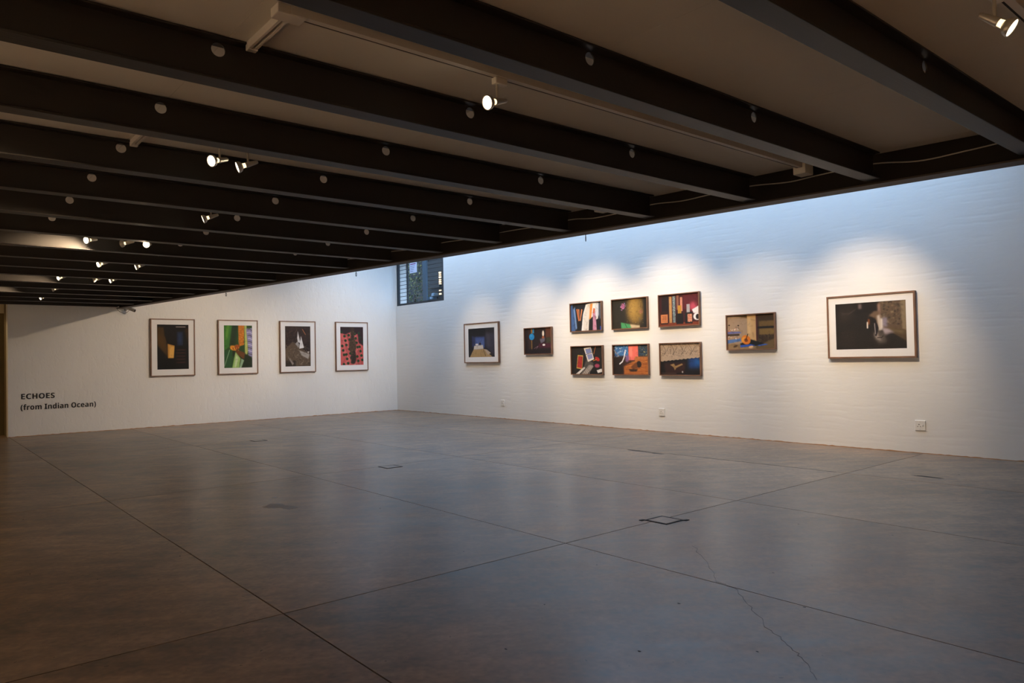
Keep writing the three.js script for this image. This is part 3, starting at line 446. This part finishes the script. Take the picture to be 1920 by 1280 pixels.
art('guitar', 0.74, 0.48, (A) => {
  A.rect('#a58a6e', 0, 0, 1, 1); A.poly('#5a4526', [[0.12, 0], [0.45, 0], [0.45, 0.1], [0.3, 0.06]], 4); A.rect('#c9a06a', 0.43, 0, 0.62, 0.78, 1.5); A.rect('#e0bc88', 0.45, 0.05, 0.5, 0.6, 8, 0.6); A.rect('#3c2a16', 0.62, 0, 1, 1, 4); A.rect('#6b5128', 0.68, 0.2, 1, 0.36, 4); A.rect('#7a5f30', 0.68, 0.42, 1, 0.6, 4); A.rect('#1a130c', 0.64, 0.36, 1, 0.41, 2); A.specks(['#1c140c', '#5a4a30', '#2e2414'], 80, 0.65, 0.58, 1, 0.8, 3, 8); A.poly('#6a5434', [[0.5, 1], [0.8, 0.82], [1, 0.7], [1, 1]], 5); A.rect('#4a1c1c', 0.62, 0.02, 0.645, 0.75, 2);
  A.rect('#8f7350', 0, 0.84, 0.5, 1, 3); A.poly('#6a6a98', [[0, 0.47], [0.27, 0.48], [0.31, 0.53], [0, 0.55]], 1.5); A.poly('#5574a8', [[0, 0.72], [0.28, 0.68], [0.3, 0.76], [0, 0.83]], 2); A.rect('#2c2018', 0, 0.55, 0.26, 0.6, 3); A.specks(['#efe8e0', '#c86a50', '#e6d2b0'], 26, 0, 0.38, 0.26, 0.46, 3, 6, 0.9); A.specks(['#f0e6da', '#d89a78'], 20, 0, 0.62, 0.24, 0.7, 3, 6, 0.9); A.ell('#3c2c1c', 0.04, 0.28, 0.02, 0.02); A.ell('#3c2c1c', 0.24, 0.3, 0.02, 0.02); A.line('#5a4630', [[0.04, 0.28], [0.04, 0.4]], 2); A.line('#5a4630', [[0.24, 0.3], [0.25, 0.4]], 2);
  A.poly('#15120f', [[0.27, 0.84], [0.5, 0.72], [0.78, 0.85], [0.6, 0.92], [0.3, 0.92]], 3); A.poly('#2a52b0', [[0.27, 0.88], [0.5, 0.86], [0.6, 0.9], [0.28, 0.95]], 2); A.poly('#2f5cc0', [[0.62, 0.9], [0.8, 0.86], [0.86, 0.88], [0.68, 0.92]], 2); A.ell('#d8761c', 0.4, 0.73, 0.1, 0.13, 0.5, 2); A.ell('#e89a34', 0.35, 0.72, 0.04, 0.08, 0.5, 3); A.ell('#7a3a10', 0.4, 0.74, 0.04, 0.05, 0.4, 2); A.line('#1c120a', [[0.44, 0.56], [0.4, 0.72]], 6, 1); A.ell('#4a3420', 0.17, 0.91, 0.05, 0.03, -0.3, 2); A.ell('#e0b080', 0.5, 0.94, 0.05, 0.035, -0.2, 2);
});
art('passage', 0.87, 0.59, (A) => {
  A.rect('#17100b', 0, 0, 1, 1); A.poly('#2c221a', [[0.05, 0.1], [0.3, 0.05], [0.2, 0.4], [0.05, 0.4]], 14, 0.7); A.line('#4e443e', [[0.1, 0.22], [0.2, 0.24], [0.3, 0.14]], 6, 3, 0.7); A.rect('#6a5a58', 0.34, 0.03, 0.39, 0.14, 5); for (let i = 0; i < 4; i++) A.rect('#3a2c22', 0.08, 0.62 + i * 0.09, 0.28, 0.64 + i * 0.09, 3, 0.7);
  A.poly('#5c4936', [[0.62, 0], [1, 0], [1, 0.78], [0.66, 0.56]], 5); A.specks(['#8a7658', '#2c2016', '#6e6450', '#3c3426'], 200, 0.64, 0, 0.98, 0.5, 3, 9, 0.5); A.poly('#8f7a5c', [[0.92, 0], [1, 0], [1, 0.7], [0.94, 0.6]], 4, 0.8); A.rect('#8f6f60', 0.61, 0.05, 0.65, 0.55, 5); A.poly('#4a3720', [[0.7, 0.54], [1, 0.62], [1, 0.86], [0.78, 0.64]], 4); A.poly('#7a6a48', [[0.72, 0.55], [0.98, 0.64], [0.96, 0.7], [0.78, 0.62]], 6, 0.7);
  A.poly('#6a5440', [[0.48, 0.3], [0.56, 0.2], [0.64, 0.2], [0.66, 0.56], [0.6, 0.6]], 5); A.rect('#e8dccc', 0.645, 0.36, 0.68, 0.6, 5); A.rect('#9a92b0', 0.68, 0.34, 0.74, 0.54, 7, 0.7); A.poly('#120c08', [[0.45, 0.36], [0.5, 0.3], [0.58, 0.36], [0.6, 0.62], [0.45, 0.64]], 4); A.rect('#8a4a1c', 0.47, 0.36, 0.5, 0.48, 4); A.rect('#f4e8d6', 0.455, 0.42, 0.475, 0.56, 2); A.poly('#8a7a80', [[0.66, 0.56], [0.76, 0.58], [0.84, 0.66], [0.7, 0.72]], 5, 0.8);
  A.poly('#5f564e', [[0.56, 0.62], [0.68, 0.6], [0.74, 0.86], [0.62, 0.9], [0.54, 0.74]], 9, 0.8); A.poly('#a8988e', [[0.55, 0.66], [0.6, 0.64], [0.66, 0.84], [0.58, 0.78]], 6, 0.7); A.poly('#d9cdbf', [[0.6, 0.3], [0.64, 0.28], [0.66, 0.6], [0.62, 0.62]], 4, 0.8); A.poly('#b3a4a6', [[0.67, 0.56], [0.74, 0.58], [0.8, 0.64], [0.7, 0.68]], 5, 0.8); A.ell('#171013', 0.58, 0.42, 0.014, 0.026); A.poly('#1b1518', [[0.56, 0.45], [0.6, 0.45], [0.62, 0.56], [0.59, 0.72], [0.57, 0.72], [0.56, 0.58]], 1); A.line('#e0d4d0', [[0.565, 0.46], [0.575, 0.68]], 4, 1.5, 0.8); A.line('#241a14', [[0.6, 0.76], [0.66, 0.76], [0.68, 0.72]], 4, 1);
});
console.log('art');

// frame: four mitred wooden bars, backing, window mat, print; local x across, y up, z off the wall
function framed(name, label, category, group, W, H, depth, bar, print, mat, key, place) {
  const f = thing(name, label, category, [0, 0, 0], group);
  const prof = [[0, 0], [0, depth], [bar, depth], [bar, depth - 0.004], [bar - 0.001, 0]], corner = (sx, sy, inset) => [sx * (W / 2 - inset), sy * (H / 2 - inset)];
  const sides = [[[-1, -1], [1, -1]], [[1, -1], [1, 1]], [[1, 1], [-1, 1]], [[-1, 1], [-1, -1]]];
  for (const [a, b] of sides) {
    const pos = [], uv = [], P = (s, [i, d]) => { const [x, y] = corner(...s, i); return [x, y, d]; }, len = a[1] === b[1] ? W : H;
    for (let k = 0; k < prof.length; k++) {
      const p = prof[k], q = prof[(k + 1) % prof.length], A = P(a, p), B = P(b, p), C = P(b, q), D = P(a, q);
      for (const [v, u] of [[A, [0, k]], [D, [0, k + 1]], [C, [len, k + 1]], [A, [0, k]], [C, [len, k + 1]], [B, [len, k]]]) { pos.push(...v); uv.push(u[0], u[1] * 0.02); }
    }
    const g = new THREE.BufferGeometry(); g.setAttribute('position', new THREE.Float32BufferAttribute(pos, 3)); g.setAttribute('uv', new THREE.Float32BufferAttribute(uv, 2)); g.computeVertexNormals();
    mesh(a[1] === b[1] ? 'rail' : 'stile', g, M.wood, f);
  }
  const iw = W - 2 * bar + 0.002, ih = H - 2 * bar + 0.002, zb = mat ? depth - 0.016 : depth - 0.024;
  mesh('backing', box(-iw / 2, iw / 2, -ih / 2, ih / 2, 0.002, zb - 0.004), M.dark, f);
  const [pw, ph, py] = print;
  if (mat) {
    const s = shapeOf([[-iw / 2, -ih / 2], [iw / 2, -ih / 2], [iw / 2, ih / 2], [-iw / 2, ih / 2]]); s.holes.push(shapeOf([[-pw / 2, py - ph / 2], [-pw / 2, py + ph / 2], [pw / 2, py + ph / 2], [pw / 2, py - ph / 2]]));
    mesh('window_mat', new THREE.ExtrudeGeometry(s, { depth: 0.003, bevelEnabled: false }).translate(0, 0, zb), M.mat, f);
    mesh('glazing', new THREE.PlaneGeometry(iw, ih).translate(0, 0, depth - 0.006), M.glass, f);
    mesh('print', new THREE.PlaneGeometry(pw + 0.01, ph + 0.01).translate(0, py, zb - 0.001), ART[key], f);
  } else mesh('print', new THREE.PlaneGeometry(iw, ih).translate(0, 0, zb), ART[key], f);
  place(f); return f;
}
const onBack = (x, y) => (f) => f.position.set(x, y, 0.004), onRight = (z, y) => (f) => { f.rotation.y = -Math.PI / 2; f.position.set(-0.004, y, z); };
const PG = 'portrait frames on the lettering wall', SG = 'small unmatted frames on the brick wall';
[['stair', -5.203, 'dark print of a doorway with one golden lit panel'], ['leaf', -3.9, 'green leaf print with an orange band'], ['shard', -2.569, 'brown print of pale shards on dry grass'], ['cloth', -1.232, 'coral print with dark spots and a brown pod']]
  .forEach(([key, x, d]) => framed('framed_photograph', `portrait frame with white mat, ${d}`, 'picture', PG, 0.84, 1.15, 0.045, 0.018, [0.595, 0.9, 0.01], true, key, onBack(x, 1.58)));
framed('framed_photograph', 'brown framed photograph with white mat showing a bed in a blue lit room', 'picture', 'matted frames on the brick wall', 1.19, 0.85, 0.045, 0.02, [0.9, 0.61, 0.005], true, 'bedroom', onRight(3.49, 1.566));
framed('framed_photograph', 'large brown framed photograph with white mat showing a figure in a dark passage', 'picture', 'matted frames on the brick wall', 1.09, 0.81, 0.045, 0.02, [0.87, 0.59, 0.005], true, 'passage', onRight(11.526, 1.556));
[['ball', 5.27, 1.553, 'showing a blue ball in a dark brown room'], ['pencils', 6.56, 1.944, 'showing crossed orange pencils and white cloth'], ['glow', 7.576, 1.944, 'showing a golden glow with a purple flower'], ['bottles', 8.588, 1.944, 'showing bottles and book spines on a red shelf'],
  ['cards', 6.56, 1.17, 'showing a red case and a white card'], ['tools', 7.576, 1.17, 'showing a coral panel, blue mosaic and bright metal'], ['lace', 8.588, 1.17, 'showing tan lace over darkness and blue'], ['guitar', 9.837, 1.549, 'showing a guitar beside a tan pillar']]
  .forEach(([key, z, y, d]) => framed('framed_photograph', `small brown box frame without mat ${d}`, 'picture', SG, 0.79, 0.52, 0.045, 0.014, [0.76, 0.48, 0], false, key, onRight(z, y)));
console.log('frames');

// ------------------------------------------------------------------ lettering, sockets, floor boxes, camera
const font = await new FontLoader().loadAsync('fonts/droid/droid_sans_bold.typeface.json');
{
  const w = thing('wall_lettering', 'black lettering ECHOES (from Indian Ocean) on the white plastered wall', 'lettering', [0, 0, 0.0]);
  const line = (text, x0, x1, y, cap) => {
    const size = cap / 1.0, res = font.data.resolution, adv = [...text].map((c) => (font.data.glyphs[c] ?? font.data.glyphs['?']).ha * size / res), total = adv.reduce((a, b) => a + b, 0), k = (x1 - x0) / total;
    let x = 0;
    [...text].forEach((c, i) => {
      if (c !== ' ') { const g = new THREE.ExtrudeGeometry(font.generateShapes(c, size), { depth: 0.0015, bevelEnabled: false, curveSegments: 6 }); g.scale(k, 1, 1).translate(x0 + x * k, y, 0.0035); mesh('letter', g, M.vinyl, w); }
      x += adv[i];
    });
  };
  line('ECHOES', -7.768, -7.235, 0.668, 0.096); line('(from Indian Ocean)', -7.768, -6.57, 0.474, 0.096);
}
[[12.073, 0.335, 'under the large matted passage photograph'], [8.19, 0.317, 'below the two rows of small photographs'], [4.138, 0.324, 'below the framed bedroom photograph']].forEach(([z, y, where]) => {
  const s = thing('wall_socket', `square cream plug socket with switch ${where}`, 'socket', [0, y, z], 'plug sockets on the brick wall');
  mesh('plate', rbox(-0.014, 0.001, -0.06, 0.06, -0.06, 0.06, 0.005), M.plastic, s);
  for (const [a, b, r] of [[0.012, -0.012, 0.006], [-0.014, -0.026, 0.005], [-0.014, 0.004, 0.005]]) mesh('pin_hole', new THREE.CylinderGeometry(r, r, 0.003, 14).rotateZ(Math.PI / 2).translate(-0.0135, a, b), M.pin, s);
  mesh('rocker', rbox(-0.019, -0.012, -0.014, 0.012, 0.018, 0.034, 0.003), M.plastic, s);
  for (const a of [-0.045, 0.042]) mesh('screw', new THREE.CylinderGeometry(0.0035, 0.0035, 0.002, 12).rotateZ(Math.PI / 2).translate(-0.0145, a, 0), M.camGrey, s);
});
[[12.145, -4.985, 'with loose corner tabs, on a sawn joint'], [8.19, -5.02, 'on the middle sawn joint'], [4.13, -5.035, 'on the sawn joint closest to the lettering wall']].forEach(([z, x, where], i) => {
  const b = thing('floor_box', `square flush floor box with dark rim ${where}`, 'floor box', [x, 0, z], 'floor boxes');
  const s = shapeOf([[-0.105, -0.105], [0.105, -0.105], [0.105, 0.105], [-0.105, 0.105]]); s.holes.push(shapeOf([[-0.09, -0.09], [-0.09, 0.09], [0.09, 0.09], [0.09, -0.09]]));
  mesh('rim', new THREE.ExtrudeGeometry(s, { depth: 0.003, bevelEnabled: false }).rotateX(-Math.PI / 2).translate(0, 0.0002, 0), M.dark, b);
  mesh('lid', metricUV(rbox(-0.086, 0.086, 0.0004, 0.0035, -0.086, 0.086, 0.0012)), M.concrete, b);
  for (const [px, pz] of i ? [] : [[-0.116, -0.116], [0.116, 0.116]]) mesh('tab', box(px - 0.02, px + 0.02, 0.0002, 0.004, pz - 0.014, pz + 0.014), M.dark, b);
});
{
  const c = thing('security_camera', 'grey bullet security camera under the ceiling edge on the lettering wall', 'camera', [-6.02, 2.3, 0]);
  mesh('wall_plate', new THREE.CylinderGeometry(0.032, 0.032, 0.012, 24).rotateX(Math.PI / 2).translate(-0.03, 0.025, 0.006), M.camGrey, c);
  mesh('bracket', tube([V(-0.03, 0.025, 0.01), V(-0.02, 0.028, 0.07), V(0.01, 0.03, 0.13)], 0.008, 16), M.camGrey, c);
  const d = V(0.62, -0.32, 0.6).normalize(), p = V(0.0, 0.03, 0.13);
  mesh('housing', [rod(p.clone().addScaledVector(d, -0.02), p.clone().addScaledVector(d, 0.1), 0.026, 0.028, 24)], M.camGrey, c);
  mesh('sun_hood', rod(p.clone().addScaledVector(d, 0.005).add(V(0, 0.006, 0)), p.clone().addScaledVector(d, 0.122).add(V(0, 0.006, 0)), 0.03, 0.03, 24), M.camGrey, c);
  mesh('lens_face', rod(p.clone().addScaledVector(d, 0.1), p.clone().addScaledVector(d, 0.125), 0.026, 0.026, 24), M.pin, c);
  mesh('cord', tube([V(-0.17, 0.06, 0.02), V(-0.185, 0.02, 0.04), V(-0.13, -0.04, 0.07), V(-0.06, -0.055, 0.09), V(0, 0.0, 0.11), V(0.0, 0.02, 0.12)], 0.004, 40), M.cord, c);
}

// ------------------------------------------------------------------ barred window and what shows through it
{
  const w = new THREE.Group(); w.name = 'window_1'; scene.add(w); tag(w, 'barred steel window high in the brick wall at the corner', 'window', null, 'structure');
  const { z0, z1, y0, y1 } = WIN, fx0 = 0.0, fx1 = 0.05;
  mesh('frame', [box(fx0, fx1, y0, y1, z0, z0 + 0.075), box(fx0, fx1, y0, y1, z1 - 0.045, z1), box(fx0, fx1, y0, y0 + 0.05, z0 + 0.075, z1 - 0.045), box(fx0, fx1, y1 - 0.05, y1, z0 + 0.075, z1 - 0.045)], M.winFrame, w);
  mesh('outer_frame', [box(0.29, 0.325, y0, y1, z0, z0 + 0.04), box(0.29, 0.325, y0, y0 + 0.06, z0 + 0.04, z1 - 0.04), box(0.29, 0.325, y0, y1, z1 - 0.04, z1)], M.winFrame, w);
  mesh('post', box(0.01, 0.05, y0 + 0.05, y1 - 0.05, 1.21, 1.37), M.winPost, w);
  for (const [a, b] of [[z0 + 0.075, 1.21], [1.37, z1 - 0.045]]) mesh('pane', new THREE.PlaneGeometry(b - a, y1 - y0 - 0.1).rotateY(Math.PI / 2).translate(0.03, (y0 + y1) / 2, (a + b) / 2), M.glass, w);
  for (let y = y0 + 0.14; y < y1 - 0.08; y += 0.093) mesh('bar', rod(V(0.075, y, z0 + 0.02), V(0.075, y, z1 - 0.02), 0.0065, 0.0065, 8), M.iron, w);
  const c = document.createElement('canvas'); c.width = 96; c.height = 128; const x = c.getContext('2d'); x.fillStyle = '#c9cfe6'; x.fillRect(0, 0, 96, 128); x.fillStyle = '#7a3a78'; x.fillRect(10, 16, 70, 12); x.fillStyle = '#4a5a86'; for (let i = 0; i < 4; i++) x.fillRect(10, 44 + i * 20, 60 - i * 8, 5);
  const t = new THREE.CanvasTexture(c); t.colorSpace = THREE.SRGBColorSpace;
  tag(mesh('notice_sheet', new THREE.PlaneGeometry(0.33, 0.26).rotateY(-Math.PI / 2).translate(0.024, 3.45, 0.79), std({ map: t, roughness: 0.8, side: THREE.DoubleSide })), 'pale notice sheet taped inside the barred window', 'paper');
  const b = thing('neighbour_building', 'dark building outside the barred window with small lit windows', 'building', [0, 0, 0]);
  mesh('facade', box(3.2, 3.5, 0, 7.5, -7.5, 3), M.facade, b);
  for (const y of [3.2, 3.3, 3.5, 3.57, 3.64, 3.71, 3.78, 3.85]) mesh('lit_window', box(3.17, 3.2, y, y + 0.045, -2.74, -2.65), M.lit, b);
  for (const [y, z] of [[3.12, -2.95], [3.1, -3.25], [3.2, -2.85]]) mesh('window_box', new RoundedBoxGeometry(0.2, 0.12, 0.16, 2, 0.04).translate(3.1, y, z), M.winPost, b);
  mesh('window_ledge', box(3.05, 3.2, 3.42, 3.5, -3.2, -2.55), M.facade, b);
  const ground = box(0.25, 30, -0.3, -0.05, -30, 30); tag(mesh('ground', ground, M.joint), 'dark garden ground outside the brick wall', 'ground', null, 'structure');
  const s = thing('shrub', 'leafy shrub outside the barred window in warm lamplight', 'shrub', [2.1, 0, -2.42]);
  mesh('trunk', rod(V(0, -0.05, 0), V(0, 3.1, 0), 0.05, 0.03), M.dark, s);
  const leaves = [];
  for (let i = 0; i < 900; i++) { const q = new THREE.CircleGeometry(rr(0.02, 0.045), 6); q.scale(0.55, 1, 1).rotateX(rr(-1.5, 1.5)).rotateY(rr(0, 6)).translate(rr(-0.35, 0.35), rr(2.7, 4.3), rr(-0.42, 0.3)); leaves.push(q); }
  mesh('foliage', leaves, M.leaf, s);
  const g = thing('garden_lamp', 'small warm garden lamp beside the shrub outside', 'lamp', [1.2, 4.3, -1.9]);
  mesh('globe', new THREE.SphereGeometry(0.03, 16, 10), M.lit, g); mesh('stake', rod(V(0, -4.35, 0), V(0, -0.02, 0), 0.012), M.iron, g);
  const p = new THREE.PointLight(new THREE.Color().setRGB(1, 0.78, 0.36), 7, 0, 2); p.shadow.radius = 1; p.castShadow = true; g.add(p);
}
shade(scene);
console.log('done');
renderer.render(scene, camera);
